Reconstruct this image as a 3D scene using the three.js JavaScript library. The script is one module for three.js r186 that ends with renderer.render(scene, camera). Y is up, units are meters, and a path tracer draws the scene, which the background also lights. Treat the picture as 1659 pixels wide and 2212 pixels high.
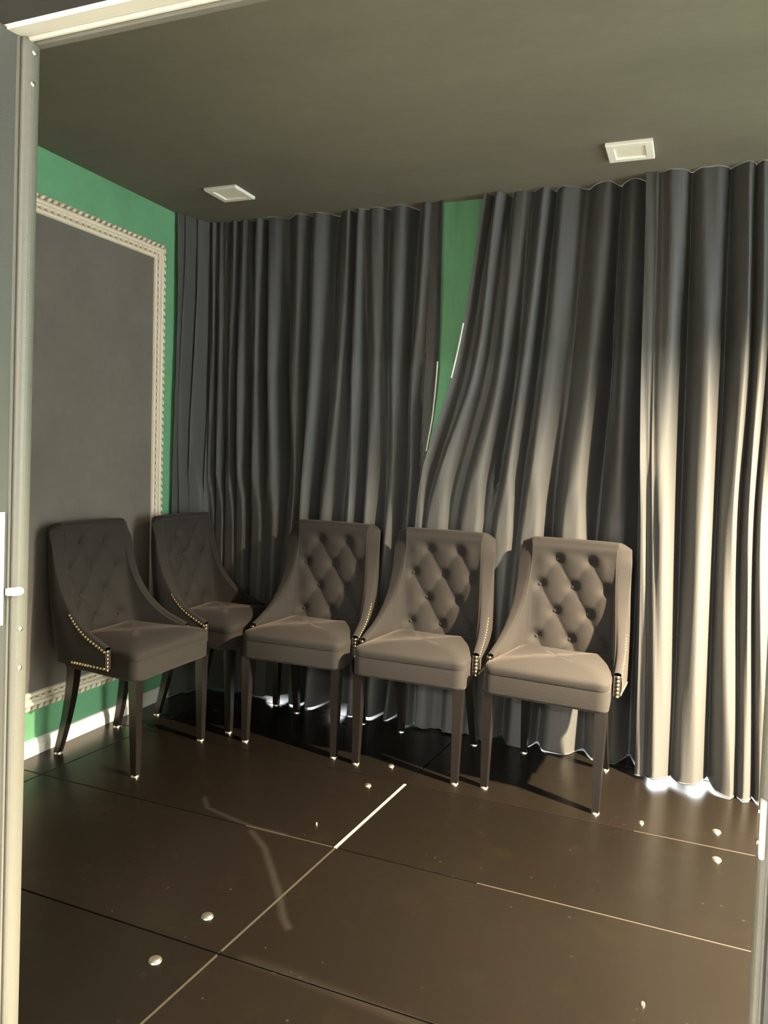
import * as THREE from 'three';
import { mergeGeometries, mergeVertices } from 'three/addons/utils/BufferGeometryUtils.js';
import { RoundedBoxGeometry } from 'three/addons/geometries/RoundedBoxGeometry.js';
import { RectAreaLightUniformsLib } from 'three/addons/lights/RectAreaLightUniformsLib.js';

// ---------------------------------------------------------------- survey frame -> metres
// Survey numbers (a, b, c): c = depth from the standing point (negative into the room), a = sideways, b = height.
const K = 0.92;
const X = (a) => K * (a + 2.77), Y = (b) => K * b, Z = (c) => K * (c + 4.05);

// ---------------------------------------------------------------- camera, sky, lights, exposure
const scene = new THREE.Scene();
const camera = new THREE.PerspectiveCamera(2 * Math.atan(1106 / 1650) * 180 / Math.PI, 1659 / 2212, 0.05, 60);
camera.position.set(X(0), Y(1.45), Z(0));
camera.quaternion.setFromRotationMatrix(new THREE.Matrix4().makeBasis(
  new THREE.Vector3(0.92626, 0.037102, -0.375054), new THREE.Vector3(-0.062179, 0.99655, -0.054977), new THREE.Vector3(0.371721, 0.074244, 0.925371)));
scene.add(camera);

scene.background = new THREE.Color().setRGB(0.94, 0.97, 1.0);      // bright overcast day outside the curtained windows
scene.backgroundIntensity = 15;

const HALL = { x0: -1.6, x1: 5.7, z1: 8.2, h: 2.75 };               // the lit hall in front of the doorway
const HALL_LAMPS = [[X(-0.3), Z(3.6), 0.6, 380]];
const HALL_COLOR = new THREE.Color().setRGB(1.0, 0.98, 0.91);
const SPOT = { at: [1.53, -2.5], power: 720, angle: 1.25, penumbra: 0.72 };     // the lit square downlight, out of frame to the right
const LAMP_COLOR = new THREE.Color().setRGB(1.0, 0.80, 0.52);

const renderer = new THREE.WebGLRenderer({ antialias: true });
renderer.toneMapping = THREE.LinearToneMapping;
renderer.toneMappingExposure = 1.22;
renderer.shadowMap.enabled = true;
RectAreaLightUniformsLib.init();

// ---------------------------------------------------------------- helpers
let seed = 7;
const rnd = () => { seed = (seed * 1664525 + 1013904223) >>> 0; return seed / 4294967296; };
const clamp = (v, a, b) => Math.min(b, Math.max(a, v));
const lerp = (a, b, t) => a + (b - a) * t;
const smooth = (a, b, v) => { const t = clamp((v - a) / (b - a), 0, 1); return t * t * (3 - 2 * t); };
const used = new Map();
const numbered = (n) => { const k = used.get(n) ?? 0; used.set(n, k + 1); return k ? `${n}_${String(k).padStart(3, '0')}` : n; };
function mesh(name, geo, mat, parent) {
  const m = new THREE.Mesh(geo, mat); m.name = parent ? name : numbered(name);
  m.castShadow = m.receiveShadow = true; (parent ?? scene).add(m); return m;
}
function thing(name, label, category, pos = [0, 0, 0], turn = 0, group) {
  const o = new THREE.Group(); o.name = numbered(name); o.position.set(...pos); o.rotation.y = turn;
  o.userData = { label, category }; if (group) o.userData.group = group; scene.add(o); return o;
}
const tag = (o, label, category) => { o.userData.label = label; o.userData.category = category; return o; };
const struct = (o, label, category) => { Object.assign(o.userData, { kind: 'structure', label, category }); return o; };
const box = (x0, x1, y0, y1, z0, z1) => { const g = new THREE.BoxGeometry(x1 - x0, y1 - y0, z1 - z0); g.translate((x0 + x1) / 2, (y0 + y1) / 2, (z0 + z1) / 2); return g; };
const merge = (list) => mergeGeometries(list.map((g) => { const n = g.index ? g.toNonIndexed() : g; for (const k of Object.keys(n.attributes)) if (!['position', 'normal', 'uv'].includes(k)) n.deleteAttribute(k); return n; }));
function gridGeo(cols, rows, fn, uvScale = [1, 1]) {                // fn(i, j) -> [x, y, z]
  const p = [], uv = [], idx = [];
  for (let j = 0; j < rows; j++) for (let i = 0; i < cols; i++) { p.push(...fn(i, j)); uv.push(i / (cols - 1) * uvScale[0], j / (rows - 1) * uvScale[1]); }
  for (let j = 0; j < rows - 1; j++) for (let i = 0; i < cols - 1; i++) { const a = j * cols + i; idx.push(a, a + 1, a + cols, a + 1, a + cols + 1, a + cols); }
  const g = new THREE.BufferGeometry(); g.setAttribute('position', new THREE.Float32BufferAttribute(p, 3)); g.setAttribute('uv', new THREE.Float32BufferAttribute(uv, 2));
  g.setIndex(idx); g.computeVertexNormals(); return g;
}
function hash(x, y) { const s = Math.sin(x * 127.1 + y * 311.7) * 43758.5453; return s - Math.floor(s); }
function vnoise(x, y, per) {
  const xi = Math.floor(x), yi = Math.floor(y), fx = x - xi, fy = y - yi, w = (v) => ((v % per) + per) % per;
  const u = fx * fx * (3 - 2 * fx), v = fy * fy * (3 - 2 * fy);
  return lerp(lerp(hash(w(xi), w(yi)), hash(w(xi + 1), w(yi)), u), lerp(hash(w(xi), w(yi + 1)), hash(w(xi + 1), w(yi + 1)), u), v);
}
function noiseTex(size, octaves, lo, hi, color = false) {
  const d = new Uint8Array(size * size * 4);
  for (let j = 0; j < size; j++) for (let i = 0; i < size; i++) {
    let v = 0, a = 0; for (const [f, w] of octaves) { v += w * vnoise(i / size * f, j / size * f, f); a += w; }
    const c = Math.round(255 * lerp(lo, hi, v / a)); d.set([c, c, c, 255], (j * size + i) * 4);
  }
  const t = new THREE.DataTexture(d, size, size); t.wrapS = t.wrapT = THREE.RepeatWrapping; t.magFilter = THREE.LinearFilter; t.minFilter = THREE.LinearMipmapLinearFilter; t.generateMipmaps = true;
  if (color) t.colorSpace = THREE.SRGBColorSpace; t.needsUpdate = true; return t;
}
const rgb = (r, g, b) => new THREE.Color().setRGB(r, g, b);

// ---------------------------------------------------------------- materials
const grain = noiseTex(256, [[64, 1], [128, 1], [16, 0.6]], 0, 1);
const blotch = noiseTex(256, [[4, 1], [9, 0.8], [32, 0.5], [96, 0.35]], 0.86, 1, true);
const rep = (t, a, b) => { const c = t.clone(); c.repeat.set(a, b); c.needsUpdate = true; return c; };
const M = {
  ceiling: new THREE.MeshStandardMaterial({ color: rgb(0.170, 0.158, 0.125), roughness: 0.85, map: rep(blotch, 2, 2), bumpMap: rep(grain, 8, 8), bumpScale: 0.0006 }),
  green: new THREE.MeshStandardMaterial({ color: rgb(0.155, 0.41, 0.225), roughness: 0.7, map: rep(blotch, 3, 3), bumpMap: rep(grain, 8, 8), bumpScale: 0.0006 }),
  panel: new THREE.MeshStandardMaterial({ color: rgb(0.165, 0.150, 0.135), roughness: 0.8, map: rep(blotch, 2, 2), bumpMap: rep(grain, 6, 6), bumpScale: 0.0004 }),
  white: new THREE.MeshStandardMaterial({ color: rgb(0.78, 0.76, 0.72), roughness: 0.4 }),
  plaster: new THREE.MeshStandardMaterial({ color: rgb(0.76, 0.69, 0.58), roughness: 0.55 }),
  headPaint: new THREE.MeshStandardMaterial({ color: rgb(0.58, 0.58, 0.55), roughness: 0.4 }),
  gilt: new THREE.MeshStandardMaterial({ color: rgb(0.30, 0.215, 0.13), roughness: 0.5, side: THREE.DoubleSide }),
  scallop: new THREE.MeshStandardMaterial({ color: rgb(0.62, 0.54, 0.45), roughness: 0.55 }),
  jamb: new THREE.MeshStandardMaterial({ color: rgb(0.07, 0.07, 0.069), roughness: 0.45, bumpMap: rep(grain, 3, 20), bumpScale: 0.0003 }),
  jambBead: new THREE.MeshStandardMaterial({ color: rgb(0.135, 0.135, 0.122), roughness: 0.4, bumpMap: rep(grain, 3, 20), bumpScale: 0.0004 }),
  black: new THREE.MeshStandardMaterial({ color: rgb(0.007, 0.0065, 0.0055), roughness: 0.8 }),
  steel: new THREE.MeshStandardMaterial({ color: rgb(0.75, 0.74, 0.70), roughness: 0.28, metalness: 1 }),
  nickel: new THREE.MeshStandardMaterial({ color: rgb(0.58, 0.55, 0.48), roughness: 0.38, metalness: 1 }),
  brass: new THREE.MeshStandardMaterial({ color: rgb(0.83, 0.64, 0.33), roughness: 0.3, metalness: 1 }),
  brassStrip: new THREE.MeshStandardMaterial({ color: rgb(0.62, 0.47, 0.24), roughness: 0.45 }),
  dullStrip: new THREE.MeshStandardMaterial({ color: rgb(0.026, 0.022, 0.016), roughness: 0.55 }),
  wood: new THREE.MeshStandardMaterial({ color: rgb(0.010, 0.008, 0.0075), roughness: 0.25, bumpMap: rep(grain, 1, 6), bumpScale: 0.0002 }),
  velvet: new THREE.MeshPhysicalMaterial({ color: rgb(0.0165, 0.0138, 0.0130), roughness: 0.85, sheen: 0.30, sheenColor: rgb(0.75, 0.61, 0.54), sheenRoughness: 0.45, bumpMap: rep(grain, 5, 5), bumpScale: 0.0006, side: THREE.DoubleSide }),
  curtain: new THREE.MeshPhysicalMaterial({ color: rgb(0.062, 0.063, 0.064), roughness: 0.6, sheen: 0.4, sheenColor: rgb(0.7, 0.7, 0.7), sheenRoughness: 0.4, bumpMap: rep(grain, 8, 12), bumpScale: 0.0005, side: THREE.DoubleSide }),
  lining: new THREE.MeshStandardMaterial({ color: rgb(0.72, 0.70, 0.66), roughness: 0.8, side: THREE.DoubleSide }),
  fixture: new THREE.MeshStandardMaterial({ color: rgb(0.90, 0.89, 0.85), roughness: 0.4 }),
  frosted: new THREE.MeshStandardMaterial({ color: rgb(0.90, 0.87, 0.77), roughness: 0.35 }),
  glass: new THREE.MeshPhysicalMaterial({ color: rgb(1, 1, 1), roughness: 0.02, transmission: 1, thickness: 0, ior: 1.45 }),
  hallWall: new THREE.MeshStandardMaterial({ color: rgb(0.82, 0.80, 0.75), roughness: 0.8 }),
  hallFloor: new THREE.MeshStandardMaterial({ color: rgb(0.72, 0.68, 0.60), roughness: 0.6 }),
  terrace: new THREE.MeshStandardMaterial({ color: rgb(0.5, 0.5, 0.48), roughness: 0.9 }),
  lampGlow: new THREE.MeshStandardMaterial({ color: rgb(0.9, 0.88, 0.82), roughness: 0.5, emissive: HALL_COLOR, emissiveIntensity: 3 }),
};

// ---------------------------------------------------------------- room shell
const RX1 = X(3.1), CEIL = Y(2.755), ZF = Z(-1.30), ZN = Z(-1.213), T = 0.12;   // front wall: inner face ZF, hall face ZN
const XL = X(-1.424), XR = X(0.158), YH = Y(2.30);                               // door opening
struct(mesh('ceiling', box(-T, RX1 + T, CEIL, CEIL + 0.15, -T, ZF), M.ceiling), 'plain dark olive-grey painted ceiling', 'ceiling');
struct(mesh('wall_left', box(-T, 0, 0, CEIL, -T, ZN), M.green), 'green painted wall with framed grey panel', 'wall');
const W3 = [Z(-3.35), Z(-1.45)], WY3 = [0.55, 2.25];
struct(mesh('wall_right', merge([box(RX1, RX1 + T, 0, CEIL, -T, W3[0]), box(RX1, RX1 + T, 0, CEIL, W3[1], ZN), box(RX1, RX1 + T, 0, WY3[0], W3[0], W3[1]), box(RX1, RX1 + T, WY3[1], CEIL, W3[0], W3[1])]), M.green), 'green painted end wall with an uncurtained window', 'wall');
{
  const g = new THREE.Group(); g.name = 'window_3'; scene.add(g); struct(g, 'uncurtained white framed window in the end wall', 'window');
  const f = 0.05, x0 = RX1 + 0.03, x1 = RX1 + 0.09, zm = (W3[0] + W3[1]) / 2;
  mesh('window_frame', merge([box(x0, x1, WY3[0], WY3[1], W3[0], W3[0] + f), box(x0, x1, WY3[0], WY3[1], W3[1] - f, W3[1]), box(x0, x1, WY3[0], WY3[0] + f, W3[0] + f, W3[1] - f), box(x0, x1, WY3[1] - f, WY3[1], W3[0] + f, W3[1] - f), box(x0, x1, WY3[0] + f, WY3[1] - f, zm - 0.025, zm + 0.025)]), M.white, g);
  mesh('pane', box(RX1 + 0.058, RX1 + 0.064, WY3[0] + f, WY3[1] - f, W3[0] + f, zm - 0.025), M.glass, g);
  mesh('pane', box(RX1 + 0.058, RX1 + 0.064, WY3[0] + f, WY3[1] - f, zm + 0.025, W3[1] - f), M.glass, g);
}
const W1 = [X(-2.45), X(-1.42)], W2 = [X(-0.86), X(0.95)], WY = [0.05, 2.3];
struct(mesh('wall_back', merge([
  box(0, W1[0], 0, CEIL, -T, 0), box(W1[1], W2[0], 0, CEIL, -T, 0), box(X(-1.325), X(-0.95), 0, CEIL, 0, Z(-3.835)), box(W2[1], RX1, 0, CEIL, -T, 0),
  box(W1[0], W1[1], 0, WY[0], -T, 0), box(W2[0], W2[1], 0, WY[0], -T, 0), box(W1[0], W1[1], WY[1], CEIL, -T, 0), box(W2[0], W2[1], WY[1], CEIL, -T, 0)]), M.green), 'green wall showing between the parted curtains', 'wall');
struct(mesh('wall_front', merge([
  box(0, XL - 0.06, 0, CEIL, ZF, ZN), box(XR + 0.06, RX1, 0, CEIL, ZF, ZN), box(XL - 0.06, XR + 0.06, YH + 0.002, CEIL, ZF, ZN),
  box(HALL.x0, -T, 0, HALL.h, ZF, ZN), box(RX1 + T, HALL.x1, 0, HALL.h, ZF, ZN), box(-T, RX1 + T, CEIL, HALL.h, ZF, ZN)]), M.black), 'black wall above the doorway', 'wall');
for (const [i, w] of [W1, W2].entries()) {
  const g = new THREE.Group(); g.name = `window_${i + 1}`; scene.add(g);
  struct(g, i ? 'tall white framed window behind the right curtains' : 'tall white framed window behind the left curtain', 'window');
  const f = 0.05, xm = (w[0] + w[1]) / 2;
  mesh('window_frame', merge([box(w[0], w[0] + f, WY[0], WY[1], -0.09, -0.03), box(w[1] - f, w[1], WY[0], WY[1], -0.09, -0.03), box(w[0] + f, w[1] - f, WY[0], WY[0] + f, -0.09, -0.03),
    box(w[0] + f, w[1] - f, WY[1] - f, WY[1], -0.09, -0.03), box(xm - 0.025, xm + 0.025, WY[0] + f, WY[1] - f, -0.09, -0.03)]), M.white, g);
  mesh('pane', box(w[0] + f, xm - 0.025, WY[0] + f, WY[1] - f, -0.064, -0.058), M.glass, g);
  mesh('pane', box(xm + 0.025, w[1] - f, WY[0] + f, WY[1] - f, -0.064, -0.058), M.glass, g);
}
struct(mesh('terrace', box(-3, 12, -0.3, -0.08, -9, -T), M.terrace), 'pale paving outside the windows', 'paving');

// the hall the picture is taken from
struct(mesh('floor_hall', box(HALL.x0, HALL.x1, -0.1, 0, ZN, HALL.z1), M.hallFloor), 'pale hall floor in front of the doorway', 'floor');
struct(mesh('ceiling_hall', box(HALL.x0, HALL.x1, HALL.h, HALL.h + 0.1, ZF, HALL.z1), M.hallWall), 'white hall ceiling in front of the doorway', 'ceiling');
struct(mesh('wall_hall_left', box(HALL.x0 - 0.1, HALL.x0, 0, HALL.h, ZF, HALL.z1), M.hallWall), 'pale hall side wall left of the doorway', 'wall');
struct(mesh('wall_hall_right', box(HALL.x1, HALL.x1 + 0.1, 0, HALL.h, ZF, HALL.z1), M.hallWall), 'pale hall side wall right of the doorway', 'wall');
struct(mesh('wall_hall_rear', box(HALL.x0, HALL.x1, 0, HALL.h, HALL.z1, HALL.z1 + 0.1), M.hallWall), 'pale hall wall facing the doorway', 'wall');
HALL_LAMPS.forEach(([x, z, s, power], i) => {
  const g = thing('ceiling_panel_lamp', i ? 'warm square hall ceiling lamp farther from the doorway' : 'warm square hall ceiling lamp nearer the doorway', 'ceiling lamp', [x, HALL.h, z]);
  mesh('housing', box(-s / 2 - 0.02, s / 2 + 0.02, -0.04, 0, -s / 2 - 0.02, s / 2 + 0.02), M.white, g);
  mesh('diffuser', box(-s / 2, s / 2, -0.046, -0.04, -s / 2, s / 2), M.lampGlow, g);
  const l = new THREE.RectAreaLight(HALL_COLOR, power, s, s); l.position.set(0, -0.05, 0); l.rotation.x = -Math.PI / 2; l.castShadow = true; g.add(l); l.name = 'lamp_light';
});

// ---------------------------------------------------------------- stage floor of large dark boards
function floorTexture() {
  const S = 2048, c = document.createElement('canvas'); c.width = c.height = S; const g = c.getContext('2d');
  g.fillStyle = 'rgb(16,13,10)'; g.fillRect(0, 0, S, S);
  const PX = S / 4, P = (a, cc) => [X(a) * PX, Z(cc) * PX];                  // 4 m square
  for (let i = 0; i < 2600; i++) {                                           // mottling and dust
    const r = 2 + rnd() * 26, l = rnd() < 0.5; g.globalAlpha = 0.008 + rnd() * 0.012; g.fillStyle = l ? 'rgb(46,38,29)' : 'rgb(8,7,6)';
    g.beginPath(); g.ellipse(rnd() * S, rnd() * S, r, r * (0.4 + rnd()), rnd() * 3, 0, 7); g.fill();
  }
  for (let i = 0; i < 700; i++) { g.globalAlpha = 0.08 + rnd() * 0.15; g.fillStyle = 'rgb(120,110,95)'; g.beginPath(); g.arc(rnd() * S, rnd() * S, 0.6 + rnd() * 1.5, 0, 7); g.fill(); }
  const stroke = (pts, w, a, col) => { for (let k = 0; k < 7; k++) { g.globalAlpha = a * 0.5; g.strokeStyle = col; g.lineWidth = w * (0.25 + 0.2 * k); g.lineCap = 'round'; g.beginPath(); pts.forEach(([x, z], i) => { const [px, py] = P(x, z); i ? g.lineTo(px + (rnd() - 0.5) * 2, py + (rnd() - 0.5) * 2) : g.moveTo(px, py); }); g.stroke(); } };
  // the scuffed trails that cross the boards in front of the chairs
  stroke([[-1.475, -2.44], [-1.37, -2.36], [-1.27, -2.24], [-1.17, -2.12], [-1.10, -2.02], [-1.06, -1.98]], 12, 0.045, 'rgb(110,102,92)');
  stroke([[-1.80, -2.60], [-1.74, -2.53], [-1.62, -2.50], [-1.50, -2.475], [-1.35, -2.475]], 10, 0.045, 'rgb(110,102,92)');
  stroke([[-1.10, -1.80], [-0.95, -1.80], [-0.75, -1.785], [-0.56, -1.77]], 18, 0.03, 'rgb(105,95,80)');
  g.globalAlpha = 1;
  const t = new THREE.CanvasTexture(c); t.colorSpace = THREE.SRGBColorSpace; t.flipY = false; return t;
}
const deckTex = floorTexture(), roughTex = noiseTex(512, [[6, 1], [20, 0.7], [90, 0.4]], 0.8, 1);
M.deck = [0.9, 1.0, 1.08].map((v) => new THREE.MeshPhysicalMaterial({ color: rgb(v, v, v), map: deckTex, specularIntensity: 0.75, roughness: 0.30, roughnessMap: roughTex }));
const floor = new THREE.Group(); floor.name = 'floor'; scene.add(floor); struct(floor, 'glossy dark brown stage floor of large screwed boards', 'floor');
const seamA = (base, c) => base + (c + 3.124) * (-1.201 + 1.094) / (-1.479 + 3.124);   // the long seams run slightly askew
const longSeams = [-2.77, -2.52, -1.094, 0.33, 1.756, 3.1], crossSeams = [-4.05, -3.77, -3.11, -2.473, -1.79, -1.20];
mesh('underlay', box(0, RX1, -0.08, -0.02, 0, ZN), M.black, floor);
function board(pts, mat) {                                                     // four corners -> chamfered board, uv in floor metres
  const g2 = 0.0022, ch = 0.0015, cx = pts.reduce((s, p) => s + p[0], 0) / 4, cz = pts.reduce((s, p) => s + p[1], 0) / 4;
  const ins = (d) => pts.map(([x, z]) => [x + Math.sign(cx - x) * d, z + Math.sign(cz - z) * d]);
  const rings = [[ins(g2), -0.02], [ins(g2), -ch], [ins(g2 + ch), 0]], p = [], uv = [];
  const put = (...v) => v.forEach(([x, y, z]) => { p.push(x, y, z); uv.push(x / 4, z / 4); });
  for (let r = 0; r < 2; r++) for (let i = 0; i < 4; i++) {
    const j = (i + 1) % 4, [A, ya] = rings[r], [B, yb] = rings[r + 1];
    const a = [A[i][0], ya, A[i][1]], b = [A[j][0], ya, A[j][1]], c = [B[j][0], yb, B[j][1]], d = [B[i][0], yb, B[i][1]]; put(a, c, b, a, d, c);
  }
  const q = rings[2][0].map(([x, z]) => [x, 0, z]); put(q[0], q[2], q[1], q[0], q[3], q[2]);
  const g = new THREE.BufferGeometry(); g.setAttribute('position', new THREE.Float32BufferAttribute(p, 3)); g.setAttribute('uv', new THREE.Float32BufferAttribute(uv, 2)); g.computeVertexNormals();
  return mesh('deck_board', g, mat, floor);
}
for (let i = 0; i < longSeams.length - 1; i++) for (let j = 0; j < crossSeams.length - 1; j++) {
  const e = (k, c) => (k === 0 || k === longSeams.length - 1 ? longSeams[k] : seamA(longSeams[k], c));
  const c0 = crossSeams[j], c1 = crossSeams[j + 1];
  board([[X(e(i, c0)), Z(c0)], [X(e(i + 1, c0)), Z(c0)], [X(e(i + 1, c1)), Z(c1)], [X(e(i, c1)), Z(c1)]], M.deck[(i * 2 + j) % 3]);
}
function seamStrip(name, base, c0, c1, w, mat) {                               // metal or filler strip lying in a seam
  const xa = X(seamA(base, c0)), xb = X(seamA(base, c1)), za = Z(c0), zb = Z(c1), h = 0.0014;
  const g = box(-w / 2, w / 2, -0.012, h, 0, Math.hypot(xb - xa, zb - za)); const m = mesh(name, g, mat, floor);
  m.position.set(xa, 0, za); m.rotation.y = Math.atan2(xb - xa, zb - za); return m;
}
seamStrip('brass_strip', -1.094, -3.10, -2.47, 0.010, M.brassStrip).userData.label = 'gold metal strip in the floor seam';
seamStrip('seam_filler', -1.094, -2.465, -1.80, 0.0055, M.dullStrip);
seamStrip('seam_filler', -1.094, -1.78, -1.21, 0.0045, M.dullStrip);
for (const [a0, a1, c] of [[-0.13, 0.30, -3.11], [-0.60, 0.28, -2.473], [-1.52, -1.15, -2.473]]) mesh('seam_filler', box(X(a0), X(a1), -0.012, -0.0004, Z(c) - 0.0026, Z(c) + 0.0026), M.dullStrip, floor);
const boltGeo = merge([new THREE.CylinderGeometry(0.016, 0.018, 0.004, 20).translate(0, 0.002, 0), new THREE.SphereGeometry(0.0155, 18, 6, 0, 6.2832, 0, 1.2).scale(1, 0.35, 1).translate(0, 0.003, 0)]);
for (const [a, c, s] of [[-1.313, -1.922, 1], [-1.325, -1.688, 1], [-1.238, -3.014, 0.8], [-1.224, -3.256, 0.8], [-0.107, -3.192, 0.6], [0.176, -3.25, 0.9], [0.17, -3.014, 0.9], [-0.037, -2.093, 0.35], [-1.28, -2.60, 0.25], [-2.70, -2.35, 0.8]]) {
  const b = mesh('bolt_cap', boltGeo, M.nickel, floor); b.position.set(X(a), 0, Z(c)); b.scale.set(s, 1, s);
}

// ---------------------------------------------------------------- left wall: baseboard, grey panel and carved frame
const bbProfile = new THREE.Shape([[0, 0], [0.018, 0], [0.018, 0.034], [0.015, 0.038], [0.015, 0.044], [0.011, 0.048], [0.010, 0.058], [0.005, 0.066], [0, 0.068]].map(([x, y]) => new THREE.Vector2(x, y)));
{
  const g = new THREE.ExtrudeGeometry(bbProfile, { depth: ZF - Z(-3.66), bevelEnabled: false }); g.translate(0, 0, Z(-3.66));
  struct(mesh('baseboard_left', g, M.white), 'white moulded baseboard along the green wall', 'baseboard');
}
{
  const f = new THREE.Group(); f.name = 'trim_1'; scene.add(f); struct(f, 'cream carved rope frame around the grey wall panel', 'moulding');
  const z0 = Z(-3.505), z1 = Z(-1.75), y0 = Y(0.215), y1 = Y(2.548), w = 0.078;
  mesh('grey_panel', box(0.0, 0.004, y0 + 0.02, y1 - 0.02, z0 + 0.02, z1 - 0.02), M.panel, f).userData.label = 'plain dark grey wall panel';
  // section across the moulding: d = distance inward from the outer edge, h = height off the wall
  const sec = [[0, 0], [0, 0.012], [0.002, 0.014], [0.023, 0.014], [0.026, 0.028], [0.033, 0.031], [0.040, 0.028], [0.044, 0.018], [0.062, 0.014], [0.066, 0.018], [0.074, 0.016], [w, 0.008], [w, 0]];
  const ring = (d) => [[y0 + d, z0 + d], [y0 + d, z1 - d], [y1 - d, z1 - d], [y1 - d, z0 + d]];
  const names = ['bottom_rail', 'front_rail', 'top_rail', 'rear_rail'];
  for (let k = 0; k < 4; k++) {
    const p = [], kk = (k + 1) % 4;
    for (let i = 0; i < sec.length - 1; i++) {
      const [dA, hA] = sec[i], [dB, hB] = sec[i + 1], A = ring(dA), B = ring(dB);
      const a = [hA, ...A[k]], b = [hA, ...A[kk]], c = [hB, ...B[kk]], d = [hB, ...B[k]];
      p.push(...a, ...c, ...b, ...a, ...d, ...c);
    }
    const g = new THREE.BufferGeometry(); g.setAttribute('position', new THREE.Float32BufferAttribute(p, 3)); g.computeVertexNormals();
    g.setAttribute('uv', new THREE.Float32BufferAttribute(new Float32Array(p.length / 3 * 2), 2));
    const rail = mesh(names[k], g, M.plaster, f);
    // brown glaze lying in the carved bands
    const R0 = ring(0.0035), R1 = ring(0.0215), R2 = ring(0.0465), R3 = ring(0.0605), q = [];
    for (const [P, Q, h] of [[R0, R1, 0.0148], [R2, R3, 0.0172]]) { const a = [h, ...P[k]], b = [h, ...P[kk]], c = [h - (P === R2 ? 0.0025 : 0), ...Q[kk]], d = [h - (P === R2 ? 0.0025 : 0), ...Q[k]]; q.push(...a, ...c, ...b, ...a, ...d, ...c); }
    const gg = new THREE.BufferGeometry(); gg.setAttribute('position', new THREE.Float32BufferAttribute(q, 3)); gg.setAttribute('uv', new THREE.Float32BufferAttribute(new Float32Array(q.length / 3 * 2), 2)); gg.computeVertexNormals();
    mesh('glaze_band', gg, M.gilt, rail);
    // carved rope leaves along the outer edge and scallops along the inner face
    const bead = new THREE.SphereGeometry(1, 7, 5), A = ring(0.0115), B = ring(0.053);
    for (const [R, nm, sy, sl, sh, h0, tilt, mat] of [[A, 'rope_bead', 0.0085, 0.0165, 0.0085, 0.0165, 0.55, M.plaster], [B, 'scallop', 0.0085, 0.0135, 0.006, 0.0145, -0.5, M.scallop]]) {
      const [ya, za] = R[k], [yb, zb] = R[kk], len = Math.hypot(yb - ya, zb - za), n = Math.round(len / 0.0345);
      for (let i = 0; i < n; i++) {
        const t = (i + 0.5) / n, m = mesh(nm, bead, mat, rail); m.scale.set(sh, sy, sl);
        m.position.set(h0, lerp(ya, yb, t), lerp(za, zb, t)); m.rotation.x = -Math.atan2(yb - ya, zb - za) + tilt;
      }
    }
  }
}

// ---------------------------------------------------------------- doorway frame
function jamb(side, tilt) {                                                     // side +1: face looks to +x (left jamb)
  const g = new THREE.Group(); g.name = `trim_${side > 0 ? 2 : 3}`; scene.add(g);
  struct(g, side > 0 ? 'grey metal door jamb with strike plate beside the panel wall' : 'pale door jamb beside the right curtain', 'door frame');
  const d = ZN - ZF, H = YH, xs = (x) => side * x;
  const shape = (pts) => { const s = new THREE.Shape(pts.map(([x, z]) => new THREE.Vector2(xs(x), -z))); const e = new THREE.ExtrudeGeometry(s, { depth: H, bevelEnabled: false }); e.rotateX(-Math.PI / 2); return e; };
  mesh('lining_board', shape([[-0.15, -0.003], [0, -0.003], [0, d + 0.01], [-0.15, d + 0.01]]), M.jamb, g);
  const arc = []; for (let i = 0; i <= 10; i++) { const a = Math.PI * i / 10; arc.push([0.013 * Math.sin(a) ** 0.8, 0.022 - 0.021 * Math.cos(a)]); }
  mesh('stop_bead', shape([[-0.004, 0.001], ...arc, [-0.004, 0.043]]), M.jambBead, g);
  mesh('rib', shape([[-0.002, 0.047], [0.003, 0.048], [0.003, 0.052], [-0.002, 0.053]]), M.jambBead, g);
  g.position.set(side > 0 ? XL : XR, 0, ZF); g.rotation.z = tilt;
  const screw = (y, z, x = 0.012, r = 0.0055) => { const s = mesh('screw', merge([new THREE.CylinderGeometry(r, r, 0.003, 16), new THREE.SphereGeometry(r, 14, 5, 0, 6.2832, 0, 1.5708).scale(1, 0.4, 1).translate(0, 0.0015, 0)]), M.steel, g); s.rotation.z = -side * Math.PI / 2; s.position.set(xs(x), y, z); };
  return { g, screw, xs };
}
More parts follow.
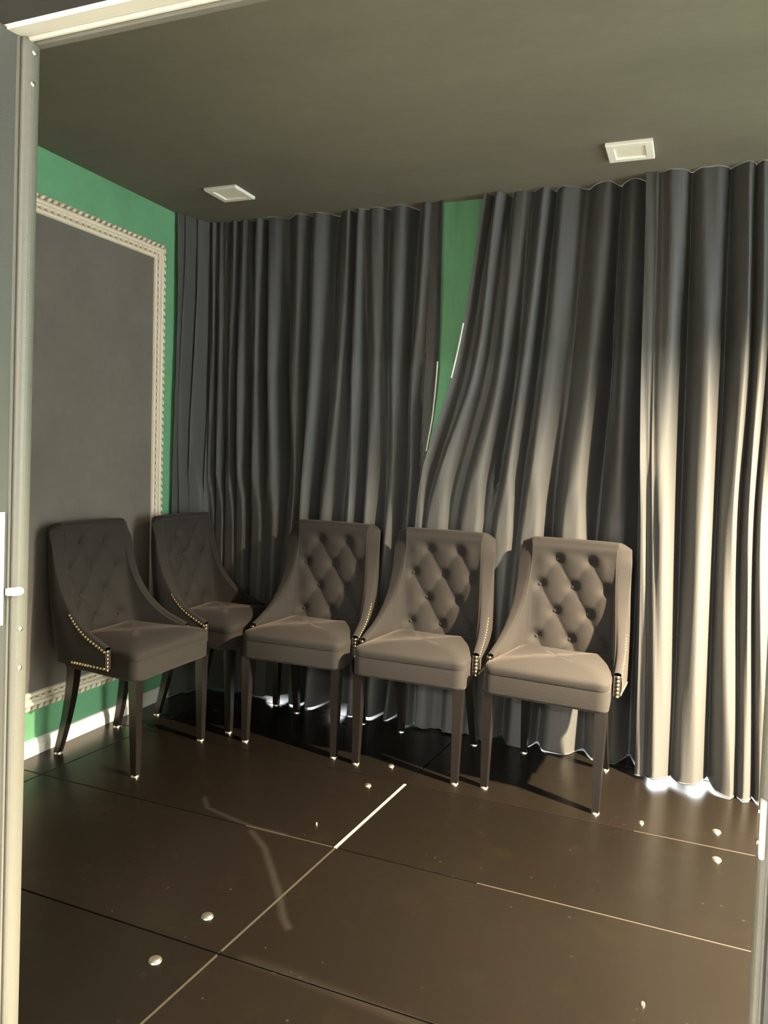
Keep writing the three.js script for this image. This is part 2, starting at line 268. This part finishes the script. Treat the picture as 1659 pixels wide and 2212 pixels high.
{
  const { g, screw, xs } = jamb(1, -0.026);
  const plate = new THREE.Shape(); plate.moveTo(0.062, Y(1.045)); plate.lineTo(0.108, Y(1.045)); plate.lineTo(0.108, Y(1.295)); plate.lineTo(0.062, Y(1.295)); plate.closePath();
  const slot = new THREE.Path(); slot.moveTo(0.074, Y(1.19)); slot.lineTo(0.096, Y(1.19)); slot.lineTo(0.096, Y(1.26)); slot.lineTo(0.074, Y(1.26)); slot.closePath(); plate.holes.push(slot);
  const hole = new THREE.Path(); hole.absarc(0.0705, Y(1.155), 0.0055, 0, 6.2832); plate.holes.push(hole);
  const pg = new THREE.ExtrudeGeometry(plate, { depth: 0.0025, bevelEnabled: true, bevelSize: 0.0006, bevelThickness: 0.0006, bevelSegments: 1 });
  pg.rotateY(-Math.PI / 2); pg.scale(-1, 1, 1); const idx = pg.attributes.position; for (let i = 0; i < idx.count; i += 3) { for (const at of ['position', 'normal', 'uv']) { const a = pg.attributes[at]; for (let c = 0; c < a.itemSize; c++) { const t = a.array[(i + 1) * a.itemSize + c]; a.array[(i + 1) * a.itemSize + c] = a.array[(i + 2) * a.itemSize + c]; a.array[(i + 2) * a.itemSize + c] = t; } } }
  pg.translate(0.0008, 0, 0); pg.computeVertexNormals();
  mesh('strike_plate', pg, M.white, g).userData.label = 'white strike plate with a slot';
  const cat = mesh('roller_catch', merge([new THREE.CapsuleGeometry(0.009, 0.012, 6, 14).rotateX(Math.PI / 2).translate(0.016, Y(1.118), 0.04), box(0.002, 0.014, Y(1.118) - 0.007, Y(1.118) + 0.007, 0.03, 0.056)]), M.white, g); cat.userData.label = 'white plastic roller catch';
  for (const [y, z] of [[Y(1.03), 0.026], [Y(0.94), 0.026], [Y(2.21), 0.024], [Y(2.275), 0.022]]) screw(Math.min(y, YH - 0.012), z);
}
{
  const { g, screw } = jamb(-1, 0.02);
  const c = mesh('catch_plate', new RoundedBoxGeometry(0.008, 0.085, 0.042, 2, 0.003).translate(-0.008, 0.835, 0.024), M.white, g); c.userData.label = 'small white catch plate';
  screw(0.855, 0.026, 0.012, 0.004); screw(0.81, 0.026, 0.012, 0.004);
}
{
  const g = new THREE.Group(); g.name = 'trim_4'; scene.add(g); struct(g, 'white ridged door head above the doorway', 'door frame');
  const prof = (pts) => { const s = new THREE.Shape(pts.map(([z, y]) => new THREE.Vector2(-z, y))); const e = new THREE.ExtrudeGeometry(s, { depth: XR - XL + 0.16, bevelEnabled: false }); e.rotateY(Math.PI / 2); e.translate(XL - 0.08, YH, ZF); return e; };
  const d = ZN - ZF;
  mesh('head_board', prof([[0.036, 0.03], [0.036, 0.0], [0.05, -0.003], [0.075, -0.005], [d - 0.004, -0.002], [d - 0.001, 0.002], [d - 0.001, 0.03]]), M.headPaint, g);
  mesh('head_rib', prof([[0.024, 0.03], [0.024, -0.002], [0.027, -0.006], [0.032, -0.006], [0.035, -0.001], [0.035, 0.03]]), M.headPaint, g);
  mesh('head_stop', prof([[0, 0.03], [0, -0.004], [0.003, -0.008], [0.017, -0.008], [0.021, -0.003], [0.023, 0.03]]), M.jambBead, g);
}

// ---------------------------------------------------------------- square ceiling lights (two in view are off, the third along the row is lit)
for (const [a, c, label, lit] of [[-2.275, -3.395, 'square white ceiling light near the corner above the dark chairs'], [-0.325, -3.405, 'square white ceiling light above the chair at the row end'], [...SPOT.at, 'lit square ceiling light past the free-hanging curtain', 1]]) {
  const g = thing('square_ceiling_light', label, 'ceiling light', [X(a), CEIL, Z(c)], 0, 'square ceiling lights'); const s = 0.082, i = 0.058;
  const sh = new THREE.Shape([[-s, -s], [s, -s], [s, s], [-s, s]].map(([x, y]) => new THREE.Vector2(x, y))); sh.holes.push(new THREE.Path([[-i, -i], [-i, i], [i, i], [i, -i]].map(([x, y]) => new THREE.Vector2(x, y))));
  const fr = new THREE.ExtrudeGeometry(sh, { depth: 0.010, bevelEnabled: true, bevelSize: 0.003, bevelThickness: 0.003, bevelSegments: 2 }); fr.rotateX(Math.PI / 2); fr.translate(0, -0.001, 0);
  mesh('frame', fr, M.fixture, g);
  mesh('diffuser', box(-i, i, -0.008, -0.001, -i, i), lit ? M.lampGlow : M.frosted, g);
  if (lit) { const l = new THREE.SpotLight(LAMP_COLOR, SPOT.power, 0, SPOT.angle, SPOT.penumbra, 2); l.name = 'lamp_light'; l.position.set(0, -0.02, 0); l.target.position.set(0, -2, 0); l.castShadow = true; l.shadow.radius = 2.5; g.add(l, l.target); l.target.name = 'lamp_aim'; }
}

// ---------------------------------------------------------------- curtains
const ROWS = [2.75, 1.9, 1.2, 0.03];
function curtain(label, ridges, opt) {
  const root = thing('curtain', label, 'curtain', [0, 0, 0], 0, 'dark grey curtains on the window wall');
  const n = ridges[0].length, sub = 14, cols = (n - 1) * sub + 1, rows = 71;
  const vary = Array.from({ length: n + 1 }, () => [0.45 + rnd() * 0.8, rnd() * 6.28, rnd() * 6.28]);
  const ridgeX = (k, b) => {                                         // smooth run of one fold from heading to hem
    let r = 0; while (r < 2 && b < ROWS[r + 1]) r++;
    const t = clamp((ROWS[r] - b) / (ROWS[r] - ROWS[r + 1]), 0, 1), v = (q) => ridges[clamp(q, 0, 3)][k], h = ROWS[r] - ROWS[r + 1];
    const m = (q) => (q <= 0 || q >= 3 ? (v(q + (q <= 0 ? 1 : 0)) - v(q - (q >= 3 ? 1 : 0))) / (ROWS[Math.max(0, q - (q >= 3 ? 1 : 0))] - ROWS[Math.min(3, q + (q <= 0 ? 1 : 0))]) : (v(q + 1) - v(q - 1)) / (ROWS[q - 1] - ROWS[q + 1]));
    const t2 = t * t, t3 = t2 * t; return (2 * t3 - 3 * t2 + 1) * v(r) + (t3 - 2 * t2 + t) * h * m(r) + (3 * t2 - 2 * t3) * v(r + 1) + (t3 - t2) * h * m(r + 1);
  };
  const pt = (i, j) => {
    const s = i / sub, k = Math.min(n - 2, Math.floor(s)), f = s - k, v = j / (rows - 1);
    const hem = opt.hem(ridgeX(k, 0.03) * (1 - f) + ridgeX(k + 1, 0.03) * f), b = lerp(2.752, hem, v);
    const xa = ridgeX(k, b), xb = ridgeX(k + 1, b), sp = Math.abs(xb - xa);
    let A = clamp(0.6 * sp, 0.024, opt.deep ?? 0.095) * lerp(vary[k][0], vary[k + 1][0], f) * (0.6 + 0.4 * smooth(2.75, 1.7, b)) * (1 + 0.3 * Math.sin(b * 2.3 + vary[k][2])) * (opt.weight?.[k] ?? 1);
    const c = Math.cos(2 * Math.PI * s), g = 2 * Math.pow((c + 1) / 2, opt.full ?? 1.25) - 1;
    let a = lerp(xa, xb, f) + 0.10 * sp * Math.sin(2 * Math.PI * s);
    a += 0.004 * Math.sin(b * 3.1 + vary[k][1]) * (1 - f) + 0.004 * Math.sin(b * 3.1 + vary[k + 1][1]) * f;
    let z = opt.depth(a, b) + 0.05 + A * (g - 1) + 0.018 * lerp(vary[k][0] - 0.85, vary[k + 1][0] - 0.85, f) + 0.006 * Math.sin(s * 9.3 + b * 1.7) + 0.004 * Math.sin(s * 21 + b * 5);
    z = Math.max(a > -1.345 && a < -0.93 ? -3.82 : -4.03, opt.limit ? Math.min(z, opt.limit(a, b)) : z);
    return [X(Math.max(a, -2.755)), Y(b), Z(z)];
  };
  mesh('cloth', gridGeo(cols, rows, pt, [2.4, 3]), M.curtain, root);
  const band = (i0, j0, j1, w, dz, name, mat) => { const pts = []; for (let j = j0; j <= j1; j++) { const p = pt(i0, j); pts.push(new THREE.Vector3(p[0] + w, p[1], p[2] + dz)); } mesh(name, new THREE.TubeGeometry(new THREE.CatmullRomCurve3(pts), 60, 0.0042, 6), mat, root); };
  { const pts = []; for (let i = 0; i < cols; i++) pts.push(new THREE.Vector3(...pt(i, rows - 1))); mesh('hem', new THREE.TubeGeometry(new THREE.CatmullRomCurve3(pts), cols * 2, 0.0035, 5), M.curtain, root); }
  for (const e of opt.edges ?? []) band(e[0] ? cols - 1 : 0, Math.round(e[1] * (rows - 1)), Math.round(e[2] * (rows - 1)), e[3], 0.004, 'lining_edge', M.lining);
  return root;
}
const bump = (x, c, w, h) => h * Math.exp(-(((x - c) / w) ** 2));
const chairLimit = (a, b) => lerp(-3.775, -3.64, smooth(1.0, 2.0, b));
curtain('dark grey curtain in the corner beside the green panel wall', [
  [-2.745, -2.728, -2.70, -2.655, -2.60, -2.53, -2.452, -2.365, -2.277, -2.109, -1.975, -1.813, -1.731, -1.656, -1.503, -1.365, -1.262],
  [-2.745, -2.73, -2.705, -2.66, -2.60, -2.53, -2.459, -2.36, -2.26, -2.114, -2.001, -1.825, -1.739, -1.622, -1.51, -1.388, -1.252],
  [-2.745, -2.73, -2.705, -2.66, -2.60, -2.53, -2.456, -2.35, -2.242, -2.089, -2.03, -1.891, -1.739, -1.634, -1.502, -1.41, -1.345],
  [-2.745, -2.73, -2.705, -2.66, -2.60, -2.53, -2.456, -2.37, -2.30, -2.201, -2.043, -1.948, -1.796, -1.674, -1.585, -1.48, -1.40]], {
  depth: (a, b) => -3.85 + 0.21 * clamp((-2.65 - a) / 0.09, 0, 1) ** 2 + 0.02 * smooth(1.6, 0.1, b) - 0.07 * smooth(-1.56, -1.42, a) * smooth(1.9, 1.3, b),
  limit: (a, b) => chairLimit(a, b) - 0.06 * smooth(-2.1, -2.3, a) * smooth(-2.72, -2.66, a) * smooth(1.9, 1.1, b) + 0.2 * smooth(-2.70, -2.74, a),
  hem: (a) => 0.010 + bump(a, -1.80, 0.07, 0.045) + bump(a, -1.41, 0.04, 0.04) + bump(a, -2.16, 0.09, 0.022) + 0.004 * Math.sin(a * 31),
  edges: [[1, 0.30, 0.47, 0]],
});
curtain('dark grey curtain pulled aside from the green gap, behind the chair row', [
  [-1.045, -0.967, -0.858, -0.751, -0.64, -0.467, -0.328, -0.20],
  [-1.150, -1.048, -0.917, -0.801, -0.691, -0.482, -0.328, -0.18],
  [-1.328, -1.234, -1.03, -0.871, -0.731, -0.537, -0.322, -0.16],
  [-1.36, -1.27, -1.10, -0.93, -0.76, -0.56, -0.31, -0.11]], {
  depth: (a, b) => -3.80 + 0.02 * smooth(2.2, 1.2, b), limit: chairLimit,
  hem: (a) => 0.008 + 0.004 * Math.sin(a * 27) + bump(a, -1.30, 0.03, 0.012),
  edges: [[0, 0.235, 0.33, 0.0]],
});
curtain('grey curtain hanging free to the floor past the end of the chair row', [
  [-0.282, -0.165, -0.004, 0.142, 0.205, 0.284, 0.37, 0.472, 0.587, 0.70, 0.82, 0.95],
  [-0.245, -0.145, 0.030, 0.168, 0.234, 0.305, 0.392, 0.495, 0.611, 0.72, 0.83, 0.96],
  [-0.208, -0.125, 0.045, 0.17, 0.241, 0.295, 0.38, 0.484, 0.602, 0.72, 0.84, 0.97],
  [-0.165, -0.075, 0.062, 0.233, 0.288, 0.361, 0.442, 0.547, 0.666, 0.77, 0.88, 0.98]], {
  depth: (a, b) => lerp(-3.73, -3.66, smooth(2.7, 0.6, b)) - 0.05 * smooth(-0.08, -0.19, a) * smooth(1.5, 1.1, b), full: 0.75, deep: 0.135, weight: [0.25],
  hem: (a) => 0.006 + bump(a, -0.05, 0.10, 0.028) + bump(a, 0.13, 0.06, 0.035) + 0.003 * Math.sin(a * 23),
});

// ---------------------------------------------------------------- tufted chairs
function makeChair(label, group) {
  const root = thing('dining_chair', label, 'chair', [0, 0, 0], 0, group);
  const V = (x, y, z) => new THREE.Vector3(x, y, z);
  const crv = (pts) => new THREE.CatmullRomCurve3(pts.map((p) => V(...p)), false, 'centripetal');
  // inner face: top edge E(t) and bottom edge B(t); |t| <= TB is the back, beyond it the wings sweep forward
  const TB = 0.42;
  const eSide = crv([[0.188, 0.985, -0.208], [0.190, 0.87, -0.196], [0.198, 0.76, -0.170], [0.213, 0.655, -0.115], [0.231, 0.570, -0.025], [0.244, 0.512, 0.100]]);
  const bSide = crv([[0.165, 0.43, -0.165], [0.200, 0.43, -0.145], [0.220, 0.43, -0.105], [0.233, 0.43, -0.045], [0.240, 0.43, 0.02], [0.244, 0.43, 0.100]]);
  const edge = (t, side, y, hx, z0, z1) => { const m = Math.abs(t), s = Math.sign(t) || 1; if (m <= TB) { const u = m / TB; return V(hx * u * s, y, lerp(z0, z1, u * u)); } const p = side.getPoint((m - TB) / (1 - TB)); p.x *= s; return p; };
  const E = (t) => edge(t, eSide, 0.985, 0.188, -0.216, -0.208), Bt = (t) => edge(t, bSide, 0.43, 0.165, -0.19, -0.165);
  const base = (t, h) => { const p = Bt(t).lerp(E(t), h); p.z -= 0.012 * Math.sin(Math.PI * h) * (1 - smooth(0.3, 0.8, Math.abs(t))); return p; };
  const nrm = (t, h) => { const e = 0.012, a = base(clamp(t - e, -1, 1), h), b = base(clamp(t + e, -1, 1), h), c = base(t, clamp(h - 0.05, 0, 1)), d = base(t, clamp(h + 0.05, 0, 1)); return b.sub(a).cross(d.sub(c)).normalize(); };   // points into the seat
  const thick = (t) => lerp(0.062, 0.028, smooth(0.35, 1, Math.abs(t)));
  const btn = []; for (const [y, xs] of [[0.905, [-0.072, 0.072]], [0.79, [-0.144, 0, 0.144]], [0.675, [-0.072, 0.072]], [0.56, [-0.144, 0, 0.144]]]) for (const x of xs) btn.push([x, y]);
  const tuft = (p) => {
    const x = p.x, y = p.y; if (y < 0.45) return 0;
    let d = 0; for (const [bx, by] of btn) { const r = Math.hypot(x - bx, (y - by)); d -= 0.019 * Math.exp(-((r / 0.025) ** 2)); }
    const a = x / 0.144 + (y - 0.905) / 0.23 + 0.5, b = x / 0.144 - (y - 0.905) / 0.23 + 0.5;
    const inside = (1 - smooth(0.125, 0.175, Math.abs(x))) * (1 - smooth(0.90, 0.945, y)), pil = Math.pow(Math.abs(Math.sin(Math.PI * a) * Math.sin(Math.PI * b)), 0.7);
    d += inside * 0.010 * (pil - 0.5); return d;
  };
  const NT = 161, NH = 71;
  const inner = (i, j) => { const t = i / (NT - 1) * 2 - 1, h = j / (NH - 1), p = base(t, h), n = nrm(t, h); const ed = smooth(0, 0.06, 1 - Math.abs(t)) * smooth(0, 0.05, 1 - h); const puff = 0.008 * ed; return p.addScaledVector(n, puff + tuft(p) * ed).toArray(); };
  mesh('tufted_back', gridGeo(NT, NH, inner, [3, 2]), M.velvet, root);
  // outer shell and rolled rim, one loop of points per column
  const RIM = 8, OUT = 14, rowsO = RIM + OUT;
  const outer = (i, j) => {
    const t = i / (NT - 1) * 2 - 1, T0 = thick(t);
    if (j < RIM) { const a = Math.PI * j / (RIM - 1), p = base(t, 1), n = nrm(t, 1), up = base(t, 1).sub(base(t, 0.93)).normalize(); const q = Math.sin(a) ** 0.6 * 0.012; return p.addScaledVector(n, -T0 * (1 - Math.cos(a)) / 2).addScaledVector(up, q).toArray(); }
    const h = 1 - (j - RIM + 1) / OUT, p = base(t, h), n = nrm(t, h); return p.addScaledVector(n, -T0 * (1 + 0.12 * Math.sin(Math.PI * h))).toArray();
  };
  const caps = [0, NT - 1].map((i) => { const a = gridGeo(2, 13, (c, r) => { const h = r / 12; const t = i ? 1 : -1; const p = base(t, h); return (c ? p.addScaledVector(nrm(t, h), -thick(t)) : p).toArray(); }); return a; });
  const under = gridGeo(NT, 2, (i, j) => { const t = i / (NT - 1) * 2 - 1, p = base(t, 0); return (j ? p.addScaledVector(nrm(t, 0), -thick(t)) : p).toArray(); });
  mesh('back_shell', merge([gridGeo(NT, rowsO, outer, [3, 2]), ...caps, under]), M.velvet, root);
  const bGeo = new THREE.SphereGeometry(0.0085, 12, 8).scale(1, 1, 0.55);
  for (const [bx, by] of btn) {
    let best = null; for (let i = 4; i < NT - 4; i++) for (let j = 2; j < NH - 2; j++) { const t = i / (NT - 1) * 2 - 1, h = j / (NH - 1), p = base(t, h); const dd = Math.hypot(p.x - bx, p.y - by); if (!best || dd < best[0]) best = [dd, i, j]; }
    const q = inner(best[1], best[2]); const m = mesh('tuft_button', bGeo, M.velvet, root); m.position.set(q[0], q[1], q[2] + 0.003);
  }
  // brass nailheads on the wing edges
  for (const s of [-1, 1]) {
    const pts = [], push = (p, n) => pts.push([p, n]);
    const path = []; for (let i = 0; i <= 60; i++) { const t = s * lerp(0.79, 0.995, i / 60), p = base(t, 1), n = nrm(t, 1); path.push([p.addScaledVector(n, -thick(t) - 0.001).add(V(0, -0.008, 0)), n.negate()]); }
    for (let i = 1; i <= 16; i++) { const h = 1 - i / 16, p = base(s, h), n = nrm(s, h); path.push([p.addScaledVector(n, -thick(s) * 0.6).add(V(0, 0, 0.002)), V(0, 0, 1)]); }
    for (let i = 0; i <= 34; i++) { const t = s * lerp(0.99, 0.72, i / 34), p = base(t, 0.02), n = nrm(t, 0.02); path.push([p.addScaledVector(n, -thick(t) - 0.001).add(V(0, 0.006, 0)), n.negate()]); }
    let acc = 1; for (let i = 0; i < path.length; i++) { if (i) acc += path[i][0].distanceTo(path[i - 1][0]); if (acc >= 0.0135) { acc = 0; push(...path[i]); } }
    const nails = pts.map(([p, n]) => { const g = new THREE.SphereGeometry(0.0062, 7, 4, 0, 6.2832, 0, 1.5708).scale(1, 0.6, 1); g.applyQuaternion(new THREE.Quaternion().setFromUnitVectors(V(0, 1, 0), n)); g.translate(p.x, p.y, p.z); return g; });
    const m = mesh('nailhead_trim', merge(nails), M.brass, root); m.userData.kind = 'stuff'; m.userData.label = 'row of small brass nailheads';
  }
  // seat: upholstered apron and crowned cushion
  const outline = (() => { const c = [[-0.205, -0.19, 0.03], [0.205, -0.19, 0.03], [0.252, 0.235, 0.05], [-0.252, 0.235, 0.05]], out = []; for (let k = 0; k < 4; k++) { const [x, z, r] = c[k], P = c[(k + 3) % 4], N = c[(k + 1) % 4]; const u = new THREE.Vector2(P[0] - x, P[1] - z).normalize().multiplyScalar(r), w = new THREE.Vector2(N[0] - x, N[1] - z).normalize().multiplyScalar(r); for (let i = 0; i <= 10; i++) { const t = i / 10, a = (1 - t) ** 2, b = 2 * t * (1 - t), d = t * t; out.push([x + u.x * a + w.x * d, z + u.y * a + w.y * d]); } const seg = 8; for (let i = 1; i < seg; i++) { const A = [x + w.x, z + w.y], uu = new THREE.Vector2(x - N[0], z - N[1]).normalize().multiplyScalar(N[2]), Bq = [N[0] + uu.x, N[1] + uu.y]; out.push([lerp(A[0], Bq[0], i / seg), lerp(A[1], Bq[1], i / seg)]); } } return out; })();
  const NO = outline.length, ringAt = (inset, y, k) => { const [x, z] = outline[k % NO], r = Math.hypot(x, z - 0.02), f = (r - inset) / r; return [x * f, y, 0.02 + (z - 0.02) * f]; };
  const loft = (lv) => gridGeo(NO + 1, lv.length, (i, j) => ringAt(lv[j][0], lv[j][1], i), [4, 1]);
  const dome = [[0.003, 0.474], [-0.001, 0.479], [-0.0015, 0.496], [0.0005, 0.505], [0.008, 0.513], [0.026, 0.520], [0.06, 0.528], [0.10, 0.535], [0.15, 0.538], [0.19, 0.539]];
  const closeTop = (y, inset) => gridGeo(NO + 1, 2, (i, j) => (j ? [0, y, 0.02] : ringAt(inset, y, i)));
  mesh('seat_cushion', merge([loft(dome), closeTop(0.539, 0.19)]), M.velvet, root);
  mesh('seat_apron', merge([closeTop(0.392, 0.01), loft([[0.01, 0.392], [0.002, 0.397], [0, 0.405], [0, 0.474], [0.006, 0.478]])]), M.velvet, root);
  // legs
  const taper = (top, bot, y1, y0, hs) => { const g = gridGeo(5, hs, (i, j) => { const v = j / (hs - 1), y = lerp(y1, y0, v), c = [lerp(top[0], bot[0], v ** top[3]), lerp(top[1], bot[1], v ** top[3])], w = lerp(top[2], bot[2], v); const q = [[-1, -1], [-1, 1], [1, 1], [1, -1], [-1, -1]][i]; return [c[0] + q[0] * w, y, c[1] + q[1] * w]; }); const n = g.toNonIndexed(); n.computeVertexNormals(); return n; };
  const foot = new THREE.CylinderGeometry(0.015, 0.017, 0.007, 14);
  for (const [tx, tz, bx, bz, pw] of [[-0.222, 0.208, -0.222, 0.212, 1], [0.222, 0.208, 0.222, 0.212, 1], [-0.165, -0.165, -0.182, -0.235, 1.6], [0.165, -0.165, 0.182, -0.235, 1.6]]) {
    const l = mesh('leg', taper([tx, tz, 0.021, pw], [bx, bz, 0.0135], 0.40, 0.006, 9), M.wood, root);
    mesh('foot_glide', foot, M.nickel, l).position.set(bx, 0.0035, bz);
  }
  return root;
}
const spots = [
  ['dark velvet dining chair against the framed grey wall panel', -2.424, -2.88, 90],
  ['dark velvet dining chair in the corner between panel wall and curtain', -2.36, -3.515, 90],
  ['brown tufted velvet dining chair next to the corner chair, back to the curtain', -1.758, -3.45, 2],
  ['mauve-brown tufted velvet dining chair in the middle of the row of three', -1.143, -3.44, 0],
  ['taupe tufted velvet dining chair at the end of the row, beside the free-hanging curtain', -0.514, -3.445, -4]];
const proto = makeChair(spots[0][0], 'tufted velvet dining chairs');
spots.forEach(([label, a, c, deg], i) => {
  let o = proto; if (i) { o = proto.clone(); o.name = numbered('dining_chair'); scene.add(o); o.userData = { ...proto.userData, label }; }
  o.position.set(X(a), 0, Z(c)); o.rotation.y = deg * Math.PI / 180;
});

renderer.render(scene, camera);
